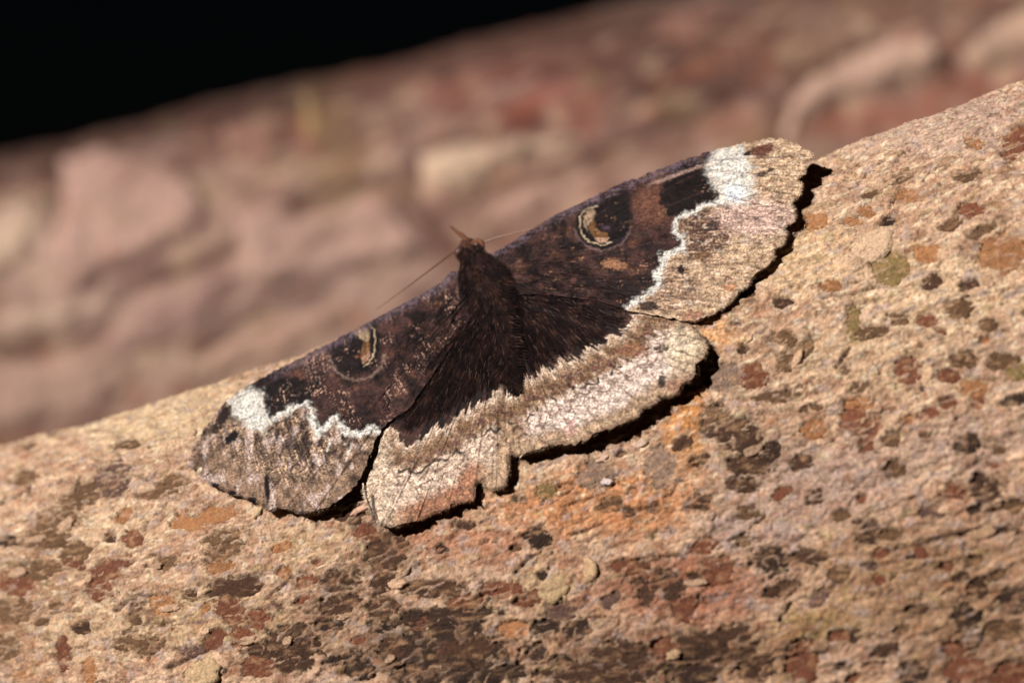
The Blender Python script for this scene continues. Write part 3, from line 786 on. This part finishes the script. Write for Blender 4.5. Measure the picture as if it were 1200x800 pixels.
def col_RF(X, Y):
    r, t = radial(X, Y, 580, 325)
    g = grain(X, Y, 231, r, t)
    C = mix(np.broadcast_to(C_br, (len(X), 3)), C_blk, np.clip(.48 + 1.3 * fbm(X / 20, Y / 14, 233, 4) + .25 * g, 0, 1))
    C = mix(C, col(122, 80, 64), .7 * ss(1.1, .5, np.hypot((X - 765) / 32, (Y - 240) / 28) + .4 * g))
    C = mix(C, col(128, 84, 62), .55 * ss(.1, .6, fbm(X / 26, Y / 18, 235, 3)))
    C = mix(C, C_blk * .7, .75 * ss(.35, .9, np.sin(r / 7.5 + 2.2 * np.abs(np.sin(t * 9)) + 2 * fbm(X / 40, Y / 40, 249, 2))) * ss(200, 110, r))
    wx, wy = warp(X, Y, 6, 8, 237)
    zig = [(838,178),(828,194),(832,210),(841,223),(843,236),(819,240),(814,248),(799,251),(790,256),(788,272),(797,279),(799,290),(774,299),(776,310),(767,320),(772,332),(758,344),(740,354),(733,361)]
    outer = zig + [(740,420),(1000,420),(1000,150),(850,150)]
    so = sdf(outer, wx, wy)
    C = mix(C, C_blk, .6 * ss(30, 0, so) * ss(0, 2, so) * (Y > 285))
    out = mix(np.broadcast_to(C_ptan, C.shape), C_tan, np.clip(.62 + .6 * g, 0, 1))
    out = mix(out, mix(np.broadcast_to(C_br * .9, C.shape), C_tan, np.clip(.12 + .7 * g, 0, 1)), .95 * ss(1.25, .6, np.hypot((wx - 820) / 38, (wy - 274) / 34) + .3 * fbm(X / 9, Y / 7, 253, 2)))
    out = mix(out, mix(np.broadcast_to(C_br * 1.3, C.shape), C_tan, np.clip(.4 + .6 * g, 0, 1)), .8 * ss(1.2, .6, np.hypot((wx - 785) / 40, (wy - 340) / 28)))
    out = mix(out, C_pnk * (1 + .25 * g)[:, None], .85 * ss(1.2, .6, np.hypot((wx - 885) / 52, (wy - 255) / 24)))
    out = out * np.clip(1 + .75 * fbm(X / 14, Y / 9, 241, 3), .3, 1.8)[:, None]
    out = mix(out, col(232, 206, 184) * (1 + .2 * g)[:, None], .6 * ss(.12, .45, fbm(X / 14, Y / 9, 243, 3)))
    out = mix(out, col(124, 86, 66), .75 * ss(.18, .45, fbm(X / 11, Y / 6, 245, 3)))
    C = mix(C, out, ss(1.2, -1.2, so))
    blk = [(784,196),(812,184),(837,178),(828,194),(832,210),(841,223),(842,235),(819,239),(812,247),(796,253),(784,252),(772,236),(778,212)]
    C = mix(C, C_blk * .85, .95 * ss(2, -2, sdf(blk, wx, wy)))
    C = mix(C, C_blk, .7 * ss(1.2, .7, np.hypot((wx - 725) / 26, (wy - 340) / 16)))
    wht = [(837,176),(868,170),(876,180),(880,200),(884,226),(870,240),(845,237),(841,222),(832,210),(828,194)]
    C = mix(C, C_wht * (1 + .1 * g)[:, None], .9 * ss(7, -6, sdf(wht, wx, wy) + 6 * g))
    C = mix(C, col(242, 246, 250), .9 * ss(1.2, .4, np.hypot((X - 860) / 14, (Y - 226) / 13) + .3 * g))
    z = ldist(zig[4:], wx, wy) + 2.5 * fbm(X / 9, Y / 9, 247, 2)
    C = mix(C, C_wht, .95 * ss(7.5, 2.0, z + 2.4 * g + np.where(so > 0, 3.5, 0)))
    def spot(C, x, y, rx, ry, an, c, k=1.):
        an = math.radians(an); dx = X - x; dy = -(Y - y)
        u = (math.cos(an) * dx + math.sin(an) * dy) / rx; v = (-math.sin(an) * dx + math.cos(an) * dy) / ry
        return mix(C, c, k * ss(1.2, .75, np.hypot(u, v) + .3 * g))
    C = spot(C, 893, 176, 15, 7, 12, col(104, 66, 54)); C = spot(C, 876, 180, 5, 3, 30, C_dk)
    C = spot(C, 893, 204, 6, 3, 10, C_dk, .85); C = spot(C, 903, 199, 4, 2.5, 20, C_dk, .85)
    C = spot(C, 798, 316, 4, 5, 0, C_dk); C = spot(C, 760, 359, 13, 6, 5, C_dk, .9); C = spot(C, 836, 265, 8, 6, 0, C_dk, .8)
    C = spot(C, 822, 300, 9, 5, 30, col(120, 86, 60), .7); C = spot(C, 855, 337, 8, 4, 10, col(176, 112, 74), .7); C = spot(C, 811, 370, 14, 5, 10, col(176, 120, 96), .7)
    for k in range(5):
        y0 = 187 + k * 13
        C = mix(C, C_br, .55 * ss(1.2, .3, np.abs(Y - (y0 + (X - 840) * (-.03 + .10 * k) )) + .5 * g) * ss(825, 850, X))
    C = mix(C, C_br * .9, .5 * vein(r, t, 12, .2) * ss(150, 220, r) * ss(-.5, .3, g))
    C = eyespot(C, X, Y, g, False)
    cd = ldist(COSTA_R, X, Y)
    C = mix(C, mix(np.broadcast_to(C_pur, C.shape), C_blk, np.clip(.55 + 1.0 * g + .5 * fbm(X / 18, Y / 18, 251, 2), 0, 1)), .85 * ss(11, 3, cd + 5 * g) * ss(845, 820, X))
    C = mix(C, col(186, 152, 140), .7 * ss(3, 1, np.abs(cd - 13) + 2 * g) * ss(752, 775, X) * ss(832, 820, X))
    C = mix(C, col(190, 142, 110), .45 * ss(.3, .7, g) * ss(.0, .3, fbm(X / 30, Y / 30, 239, 2)) * ss(1, 10, so))
    C = mix(C, col(188, 134, 100), .7 * ss(1.2, .6, np.hypot((X - 720) / 16, (Y - 310) / 7) + .5 * g))
    return C * np.clip(1 + .42 * g, .2, 2.2)[:, None]

EDGE_H = [(447,503),(458,500),(468,516),(482,520),(500,508),(514,498),(520,503),(536,482),(545,484),(560,469),(570,472),(586,453),(594,462),(602,462),(610,441),(624,444),(638,431),(648,434),(660,416),
          (668,422),(680,419),(690,404),(700,408),(718,392),(726,396),(740,378),(746,360)]
def col_H(X, Y, right):
    r, t = radial(X, Y, 585, 345)
    g = grain(X, Y, 261 if right else 263, r, t)
    C = mix(np.broadcast_to(C_dk, (len(X), 3)), C_blk * .8, np.clip(.5 + .7 * fbm(X / 30, Y / 20, 265, 3) + .2 * g, 0, 1))
    C = mix(C, col(96, 66, 56), .5 * ss(.1, .6, pn(t * 16, r / 120, 267)) * ss(60, 110, r))
    C = mix(C, col(104, 70, 58), .55 * ss(.4, .95, np.sin(r / 8 + 2.4 * np.abs(np.sin(t * 8)) + 2 * fbm(X / 40, Y / 40, 293, 2))) * ss(-.2, .3, g))
    wx, wy = warp(X, Y, 5, 7, 269)
    outer = EDGE_H + [(900,340),(900,700),(380,700),(380,560)]
    so0 = -sdf(outer, X + 2.5 * fbm(X / 12, Y / 12, 291, 2), Y + 2.5 * fbm(X / 12, Y / 12, 292, 2))
    so = -sdf(outer, wx, wy) + 6.5 * pn(t * 38, r / 60, 277) + 3 * pn(t * 95, r / 30, 278)           # positive beyond the dark field
    dm = ldist((RH[4:33] if right else LH[4:29]), X, Y)
    out = mix(np.broadcast_to(C_tan, C.shape), C_ptan, np.clip(.4 + .8 * g, 0, 1))
    f = fbm(X / 15, Y / 12, 271, 3)
    band = np.exp(-((so - 19 - 8 * f) / 10) ** 2) * (1 - .6 * ss(.1, .5, fbm(X / 7, Y / 6, 279, 3)))
    out = mix(out, mix(np.broadcast_to(col(122, 90, 62), C.shape), col(100, 64, 56), ss(-.3, .3, f)), np.clip(1.0 * band * (1 + .6 * g), 0, 1))
    pale = ss(26, 36, so + 5 * f) * ss(8, 24, dm + 5 * f)
    out = mix(out, (col(232, 208, 194) if right else col(226, 198, 176)) * (1 + .25 * g)[:, None], .9 * pale)
    b2 = np.exp(-((dm - 13 - 5 * f) / 4.5) ** 2)
    out = mix(out, col(120, 84, 62), .7 * b2 * ss(-.3, .3, g + f))
    for k_, (o_, w_) in enumerate(((24, 2.0), (38, 2.0), (46, 1.7))):
        ln_ = np.abs(so0 - o_ - 3 * f - 5 * np.abs(np.sin(t * 30 + k_)))
        out = mix(out, col(108, 74, 58), .7 * ss(w_ * 1.5, w_ * .4, ln_) * ss(-.35, .1, fbm(X / 12, Y / 12, 290 + k_, 2)))
    b3 = np.exp(-((so - 8 - 4 * f) / 2.5) ** 2)
    out = mix(out, col(112, 76, 60), .6 * b3 * ss(-.2, .4, g))
    line = np.abs(so0 - 30 - 3 * f - 5 * np.abs(np.sin(t * 30 + 1.3)))
    out = mix(out, C_blk, .9 * ss(2.6, .9, line) * ss(-.15, .2, fbm(X / 17, Y / 17, 275, 2) + .05))
    tooth = ss(9, 2, so) * ss(0, 1, so)
    out = mix(out, col(228, 202, 182), .75 * tooth)
    if not right:
        out = mix(out, col(164, 108, 80) * (1 + .35 * g)[:, None], .8 * ss(30, 14, dm + 6 * f) * ss(455, 490, X) * ss(575, 550, X))
        out = mix(out, col(222, 196, 170) * (1 + .2 * g)[:, None], .8 * ss(42, 22, X - 425 + 8 * f))
        out = mix(out, C_dk, .85 * ss(3, 1.2, ldist([(437,582),(438,595),(441,606)], X, Y)))
    else:
        out = mix(out, col(222, 200, 170) * (1 + .2 * g)[:, None], .7 * ss(1.2, .6, np.hypot((X - 800) / 26, (Y - 408) / 30)))
        out = mix(out, C_blk, .9 * ss(1.2, .7, np.hypot((X - 776) / 5, (Y - 446) / 9) + .3 * g))
        out = mix(out, C_dk, .8 * ss(1.2, .7, np.hypot((X - 775) / 9, (Y - 408) / 5) + .4 * g))
        out = mix(out, col(150, 100, 74), .7 * ss(1.2, .7, np.hypot((X - 742) / 18, (Y - 410) / 8) + .4 * g))
        out = mix(out, col(168, 118, 96), .7 * ss(1.2, .7, np.hypot((X - 795) / 16, (Y - 452) / 8) + .4 * g))
        out = mix(out, col(206, 150, 146), .5 * ss(1.2, .7, np.hypot((X - 668) / 7, (Y - 500) / 12) + .4 * g))
    # veins
    ph = np.abs(((t * 11.5 + .08 * f) % 1) - .5) * r / 11.5
    out = mix(out, col(96, 66, 52), .65 * ss(1.5, .4, ph) * ss(.35, -.2, f))
    out = out * np.clip(1 + .7 * fbm(X / 11, Y / 8, 285, 3), .35, 1.7)[:, None]
    out = mix(out, col(120, 84, 66), .6 * ss(.25, .5, fbm(X / 8, Y / 5, 287, 3)))
    out = mix(out, col(110, 76, 58), .6 * ss(5, 0, dm + 3 * f))
    C = mix(C, out, ss(-1.0, 1.0, so))
    return C * np.clip(1 + .42 * g, .2, 2.2)[:, None]

def edge_wave(X, Y, d, seed):
    return .5 * fbm(X / 45, Y / 45, seed, 2) * ss(60, 0, d) + .12 * fbm(X / 9, Y / 9, seed + 3, 2)

def make_wing(name, poly, base, colf, off, seed, nf, extra=None):
    pp = densify(poly, 2.0)
    far_ = ss(120, 200, np.hypot(pp[:, 0] - 575, pp[:, 1] - 345))[:, None]
    pp = pp + far_ * np.stack([fbm(pp[:, 0] / 6, pp[:, 1] / 6, seed + 7, 3), fbm(pp[:, 0] / 6, pp[:, 1] / 6, seed + 8, 3)], 1) * (4.2 if name == 'hindwing' else 3.0)
    px, py, d, Fw = sheet(pp, 0.95)
    r, t = radial(px, py, *base)
    o = off * (.3 + .7 * ss(60, 190, r)) + fold(r, t, seed, nf) * 2.6 + edge_wave(px, py, d, seed) + .03 * pn(px / 2.5, py / 2.5, seed)
    if extra is not None: o = o + extra(px, py)
    Vw = wing_pt(px, py, o)
    ob = build(name, Vw, Fw[:, ::-1], colf(px, py), M_wing, moth, moth_root)
    me = ob.data
    if sum(p.normal.y for p in list(me.polygons)[:200]) > 0:
        me.flip_normals()
    so = ob.modifiers.new('thickness', 'SOLIDIFY'); so.thickness = 0.00009; so.offset = -1
    return ob

def gauss(x, y, s_, a): return lambda X, Y: a * np.exp(-((X - x) ** 2 + (Y - y) ** 2) / (2 * s_ * s_))
w_lh = make_wing('hindwing', LH, (585, 345), lambda X, Y: col_H(X, Y, False), 0.0, 301, 9, lambda X, Y: .7 * ss(520, 620, Y + .35 * (X - 450)))
w_rh = make_wing('hindwing', RH, (585, 345), lambda X, Y: col_H(X, Y, True), 0.1, 311, 9, lambda X, Y: 1.1 * ss(440, 530, Y + .5 * (X - 640)))
w_lf = make_wing('forewing', LF, (560, 330), col_LF, 0.75, 321, 12, gauss(410, 560, 30, .7))
w_rf = make_wing('forewing', RF, (580, 325), col_RF, 0.75, 331, 12)
for o, l_ in ((w_lh, 'pale banded hindwing with a notched reddish brown border'), (w_rh, 'pale banded hindwing with scalloped pinkish border'),
              (w_lf, 'dark forewing with eyespot, white zigzag and speckled brown border'), (w_rf, 'dark forewing with eyespot, white patch and pale tan tip')):
    o['label'] = l_

# ---- strands: thin three-sided blades, used for the fur and the fringes
def strands(name, base, dirs, length, width, C, mat, parent, lift=None, curl=None):
    n = len(base)
    side = np.cross(dirs, np.array([0.2, -.8, .5])); side /= np.linalg.norm(side, axis=1, keepdims=True) + 1e-9
    up = np.cross(side, dirs)
    if curl is None: curl = np.zeros(n)
    V = []
    for f_, wd in ((0, 1), (.5, .75), (1., .08)):
        c = base + dirs * (length * f_)[:, None] + up * (curl * length * f_ * f_)[:, None]
        V.append(c - side * (width * wd)[:, None]); V.append(c + side * (width * wd)[:, None])
    V = np.stack(V, 1)          # n,6,3
    f = np.array([[0, 1, 3, 2], [2, 3, 5, 4]])
    Fs = (np.arange(n)[:, None, None] * 6 + f[None]).reshape(-1, 4)
    Cs = np.repeat(C, 6, 0)
    ob = build(name, V.reshape(-1, 3), Fs, Cs, mat, parent, moth_root)
    ob['kind'] = 'stuff'
    return ob

def fringe(wing, pts, colf, off, seed, ln=0.5, inner=(585, 345)):
    P_ = densify(pts, 0.55, closed=False)
    r_ = np.random.default_rng(seed)
    T_ = np.gradient(P_, axis=0); T_ /= np.linalg.norm(T_, axis=1, keepdims=True) + 1e-9
    Nn = np.stack([T_[:, 1], -T_[:, 0]], 1)
    away = P_ - np.array(inner)
    Nn *= np.sign((Nn * away).sum(1, keepdims=True))
    Nn = np.apply_along_axis(lambda v: np.convolve(v, np.ones(9) / 9, 'same'), 0, Nn)
    Nn += .25 * away / np.linalg.norm(away, axis=1, keepdims=True) + r_.normal(0, .16, Nn.shape)
    a = P_ - Nn * 1.5
    b = a + Nn * 8
    A_ = wing_pt(a[:, 0], a[:, 1], off); B_ = wing_pt(b[:, 0], b[:, 1], off - .1)
    d_ = B_ - A_; d_ /= np.linalg.norm(d_, axis=1, keepdims=True)
    C = colf(P_[:, 0] - Nn[:, 0] * 3, P_[:, 1] - Nn[:, 1] * 3)
    C = C * r_.uniform(.55, 1.25, len(C))[:, None]
    n = len(P_)
    strands('fringe', A_, d_, ln * r_.uniform(.5, 1.25, n), r_.uniform(.025, .05, n), C, M_wing, wing, curl=r_.normal(-.1, .15, n))
fringe(w_lf, LF[18:41], col_LF, .8, 1, inner=(500, 380))
fringe(w_rf, RF[20:50], col_RF, .8, 2, inner=(620, 320))
fringe(w_lh, LH[5:28], lambda X, Y: col_H(X, Y, False), .6, 3)
fringe(w_rh, RH[5:32], lambda X, Y: col_H(X, Y, True), 1.1, 4)

# ---- body: head, thorax and abdomen as one surface
ST = [(544.5,279,.6,.15,.15),(546,283,.6,1.1,.8),(548,288,.7,1.75,1.35),(551,294,.7,1.95,1.5),(554,300,.6,1.7,1.35),(557,306,.7,2.4,1.8),(562,316,.9,3.5,2.4),(568,330,1.0,4.0,2.7),
      (575,346,1.0,3.9,2.7),(580,362,.9,3.5,2.5),(585,380,.8,3.1,2.2),(590,400,.7,2.7,1.9),(595,420,.6,2.2,1.5),(600,440,.5,1.6,1.1),(604,453,.4,.9,.6),(607,463,.3,.15,.12)]
st = np.array(ST)
ti = np.linspace(0, len(st) - 1, 90)
idx = np.arange(len(st))
st = np.stack([np.interp(ti, idx, st[:, k]) for k in range(5)], 1)
for k in range(2, 5):
    st[2:-2, k] = np.convolve(st[:, k], np.ones(5) / 5, 'valid')
cen = wing_pt(st[:, 0], st[:, 1], st[:, 2])
e_b = wing_pt(np.array(600.), np.array(440.)) - wing_pt(np.array(556.), np.array(305.)); e_b /= np.linalg.norm(e_b)
e_w = wing_pt(np.array(650.), np.array(310.)) - wing_pt(np.array(500.), np.array(385.)); e_w /= np.linalg.norm(e_w)
e_n = np.cross(e_w, e_b); e_n /= np.linalg.norm(e_n)
if e_n[1] > 0: e_n = -e_n
e_w = np.cross(e_b, e_n); e_w /= np.linalg.norm(e_w)
if e_w[0] < 0: e_w = -e_w
nphi = 48
ph = np.linspace(0, 2 * math.pi, nphi, endpoint=False)
st[:, 4] *= np.interp(np.arange(90), [0, 30, 45, 89], [.45, .42, .3, .28]); st[40:, 2] *= .6; st[24:, 3] *= .72; st[:24, 3] *= .8
Bv = cen[:, None] + e_w * (np.cos(ph)[None] * st[:, 3:4])[..., None] + e_n * (np.sin(ph)[None] * st[:, 4:5])[..., None]
nn = fbm(np.repeat(np.arange(90), nphi) / 6., np.tile(np.cos(ph) * 4, 90), 401, 3) * .22
Bn = (Bv - cen[:, None]); Bn /= np.linalg.norm(Bn, axis=-1, keepdims=True) + 1e-9
Bv = (Bv + Bn * nn.reshape(90, nphi, 1)).reshape(-1, 3)
i = np.arange(90 * nphi).reshape(90, nphi); j = np.roll(i, -1, 1)
Fb = np.stack([i[:-1], i[1:], j[1:], j[:-1]], -1).reshape(-1, 4)
tt = np.repeat(np.arange(90), nphi)
Cb = mix(np.broadcast_to(C_blk, (len(Bv), 3)), col(70, 44, 36), ss(-.2, .6, fbm(tt / 9., np.tile(ph * 3, 90), 403, 3)))
Cb = mix(Cb, col(92, 60, 48), .7 * ss(26, 16, tt))
body = build('body', Bv, Fb, Cb, M_body, moth, moth_root)
import bmesh
bm_ = bmesh.new(); bm_.from_mesh(body.data); bmesh.ops.recalc_face_normals(bm_, faces=bm_.faces); bm_.to_mesh(body.data); bm_.free()

# fur of head, thorax and abdomen
r_ = np.random.default_rng(77)
def fur_colour(n, x, y):
    f = fbm(x / 16, y / 16, 411, 3)
    C = mix(np.broadcast_to(C_blk, (n, 3)), col(74, 46, 39), np.clip(.08 + .9 * f + r_.normal(0, .22, n), 0, 1))
    C = mix(C, col(108, 74, 60), .8 * ss(.2, .5, fbm(x / 9, y / 14, 413, 2)) * (r_.random(n) < .4))
    return mix(C, col(160, 124, 104), (r_.random(n) < .03) * .6)
n = 9000
k = r_.integers(14, 88, n); a = r_.uniform(.02, math.pi - .02, n)
base = cen[k] + e_w * (np.cos(a) * st[k, 3])[:, None] + e_n * (np.sin(a) * st[k, 4])[:, None]
outw = e_w * np.cos(a)[:, None] * .5 + e_n * np.sin(a)[:, None]
spread = e_w * np.cos(a)[:, None] * .5
d_ = e_b * 1.0 + outw * r_.uniform(-.05, .12, n)[:, None] + spread * 1.9 + r_.normal(0, .13, (n, 3))
d_ /= np.linalg.norm(d_, axis=1, keepdims=True)
bx, by = to_px(base)
ln = np.where(k < 24, r_.uniform(.3, .8, n), r_.uniform(.5, 1.3, n)); ln = np.where(k > 76, ln * .45, ln)
strands('fur', base, d_, ln, r_.uniform(.02, .045, n), fur_colour(n, bx, by), M_hair, body, curl=r_.normal(-.12, .12, n))
# long hair spreading from the wing bases over the hindwings and the forewing bases
def wing_hair(wing, region, n, off, ln_a, ln_b, org, seed):
    q_ = np.random.default_rng(seed)
    reg = np.asarray(region, float)
    X = q_.uniform(reg[:, 0].min(), reg[:, 0].max(), n * 3); Y = q_.uniform(reg[:, 1].min(), reg[:, 1].max(), n * 3)
    m = inside(reg, X, Y); X = X[m][:n]; Y = Y[m][:n]
    dx = X - org[0]; dy = Y - org[1]; rr = np.hypot(dx, dy)
    an = np.arctan2(dy, dx) + q_.normal(0, .12, len(X))
    A_ = wing_pt(X, Y, off); B_ = wing_pt(X + 10 * np.cos(an), Y + 10 * np.sin(an), off + q_.uniform(.1, .45, len(X)))
    d_ = B_ - A_; d_ /= np.linalg.norm(d_, axis=1, keepdims=True)
    strands('hair', A_, d_, q_.uniform(ln_a, ln_b, len(X)), q_.uniform(.018, .04, len(X)), fur_colour(len(X), X, Y), M_hair, wing, curl=q_.normal(-.15, .1, len(X)))
globals()['r_'] = np.random.default_rng(78)
wing_hair(w_lh, [(585,350),(540,380),(500,430),(470,485),(480,500),(520,480),(560,455),(598,445)], 3600, .15, .8, 2.2, (578, 330), 1)
wing_hair(w_rh, [(590,350),(640,345),(700,362),(728,372),(700,392),(650,412),(608,442),(600,420)], 3000, .25, .8, 2.0, (585, 330), 2)
wing_hair(w_lf, [(555,325),(530,335),(480,375),(450,420),(445,480),(475,490),(520,430),(555,385)], 1500, .5, .4, 1.2, (570, 315), 3)
wing_hair(w_rf, [(575,315),(600,300),(650,280),(680,300),(730,345),(730,366),(640,352),(595,348)], 1300, .5, .4, 1.2, (565, 318), 4)

# ---- tubes for palps, antennae, legs
def tube(name, pts, rad, C, mat, parent, nseg=8, rings=28, rough=0.0, seed=1):
    pts = np.asarray(pts, float); rad = np.asarray(rad, float)
    tcl = np.linspace(0, 1, len(pts)); tf = np.linspace(0, 1, rings)
    c = np.stack([np.interp(tf, tcl, pts[:, k]) for k in range(3)], 1)
    for _ in range(3): c[1:-1] = (c[:-2] + 2 * c[1:-1] + c[2:]) / 4
    rr = np.interp(tf, np.linspace(0, 1, len(rad)), rad)
    T_ = np.gradient(c, axis=0); T_ /= np.linalg.norm(T_, axis=1, keepdims=True) + 1e-9
    s_ = np.cross(T_, np.array([.13, -.9, .4])); s_ /= np.linalg.norm(s_, axis=1, keepdims=True) + 1e-9
    u_ = np.cross(s_, T_)
    a = np.linspace(0, 2 * math.pi, nseg, endpoint=False)
    rr2 = rr[:, None] * (1 + rough * np.random.default_rng(seed).normal(0, 1, (rings, nseg)))
    V = c[:, None] + (s_[:, None] * np.cos(a)[None, :, None] + u_[:, None] * np.sin(a)[None, :, None]) * rr2[..., None]
    V = np.concatenate([V.reshape(-1, 3), c[:1], c[-1:]])
    i = np.arange(rings * nseg).reshape(rings, nseg); j = np.roll(i, -1, 1)
    Ft = np.stack([i[:-1], j[:-1], j[1:], i[1:]], -1).reshape(-1, 4)
    e = rings * nseg
    cap = [[i[0, m], e, e, j[0, m]] for m in range(0)]
    ob = build(name, V, Ft, C, mat, parent, moth_root)
    return ob
def W(x, y, o): return wing_pt(np.array(float(x)), np.array(float(y)), o)
C_palp = col(118, 76, 56)
tube('palp', [W(550,284,1.0), W(543,277,1.5), W(535,271,1.7), W(528,265,1.8)], [.28,.3,.22,.1], C_palp, M_body, moth, rough=.12)
tube('palp', [W(553,286,1.6), W(559,282,1.9), W(564,284,1.9), W(567,289,1.6)], [.28,.4,.32,.15], C_palp * 1.1, M_body, moth, rough=.12, seed=2)
tube('antenna', [W(537,292,1.0), W(520,304,1.6), W(500,319,1.8), W(480,334,1.8), W(458,350,1.5), W(440,363,1.3)], [.11,.10,.09,.07,.05,.03], col(132, 92, 66), M_horn, moth, nseg=6, rings=60, rough=.08)
tube('antenna', [W(562,286,1.2), W(580,279,1.7), W(600,274,1.8), W(625,268,1.7), W(645,258,1.6)], [.11,.10,.09,.07,.04], col(150, 108, 78), M_horn, moth, nseg=6, rings=60, rough=.08)
def ball(name, c, r, C, mat):
    u = np.linspace(0, math.pi, 14); v = np.linspace(0, 2 * math.pi, 20, endpoint=False)
    V = c + r * np.stack([np.sin(u)[:, None] * np.cos(v)[None], np.sin(u)[:, None] * np.sin(v)[None] * .85, np.cos(u)[:, None] * np.ones(20)[None]], -1)
    i = np.arange(14 * 20).reshape(14, 20); j = np.roll(i, -1, 1)
    Fq = np.stack([i[:-1], i[1:], j[1:], j[:-1]], -1).reshape(-1, 4)
    return build(name, V.reshape(-1, 3), Fq, C, mat, moth, moth_root)
ball('eye', W(539, 296, .8), .72, col(84, 56, 46), M_eye)
ball('eye', W(560, 288, .8), .70, col(92, 58, 42), M_eye)
# pale dash on the thorax: a tuft of light scales
dash = np.linspace(0, 1, 26)
base = np.stack([W(558 + 17 * t_, 357 - 7 * t_, 2.4) for t_ in dash])
strands('tuft', base, np.tile(e_b * .6 + e_n * .8, (26, 1)), np.full(26, .35), np.full(26, .06), np.tile(col(224, 190, 170), (26, 1)), M_hair, body)
# legs under the body, feet on the bark
for (x0, y0), (x1, y1) in (((560,318),(528,332)),((566,332),(520,372)),((574,350),(545,420)),((572,312),(604,300)),((580,326),(640,318)),((586,346),(640,392))):
    s_, th_ = px_to_trunk(np.array([float(x1)]), np.array([float(y1)]))
    f_, nf_ = trunk_pt(s_, th_)
    foot = f_[0] + nf_[0] * .1
    a = W(x0, y0, -.6); knee = (a + foot) / 2 + e_n * -.3 + (foot - a) * .25
    tube('leg', [a, knee, foot], [.45, .3, .12], col(96, 66, 52), M_body, moth, rings=20, rough=.1)
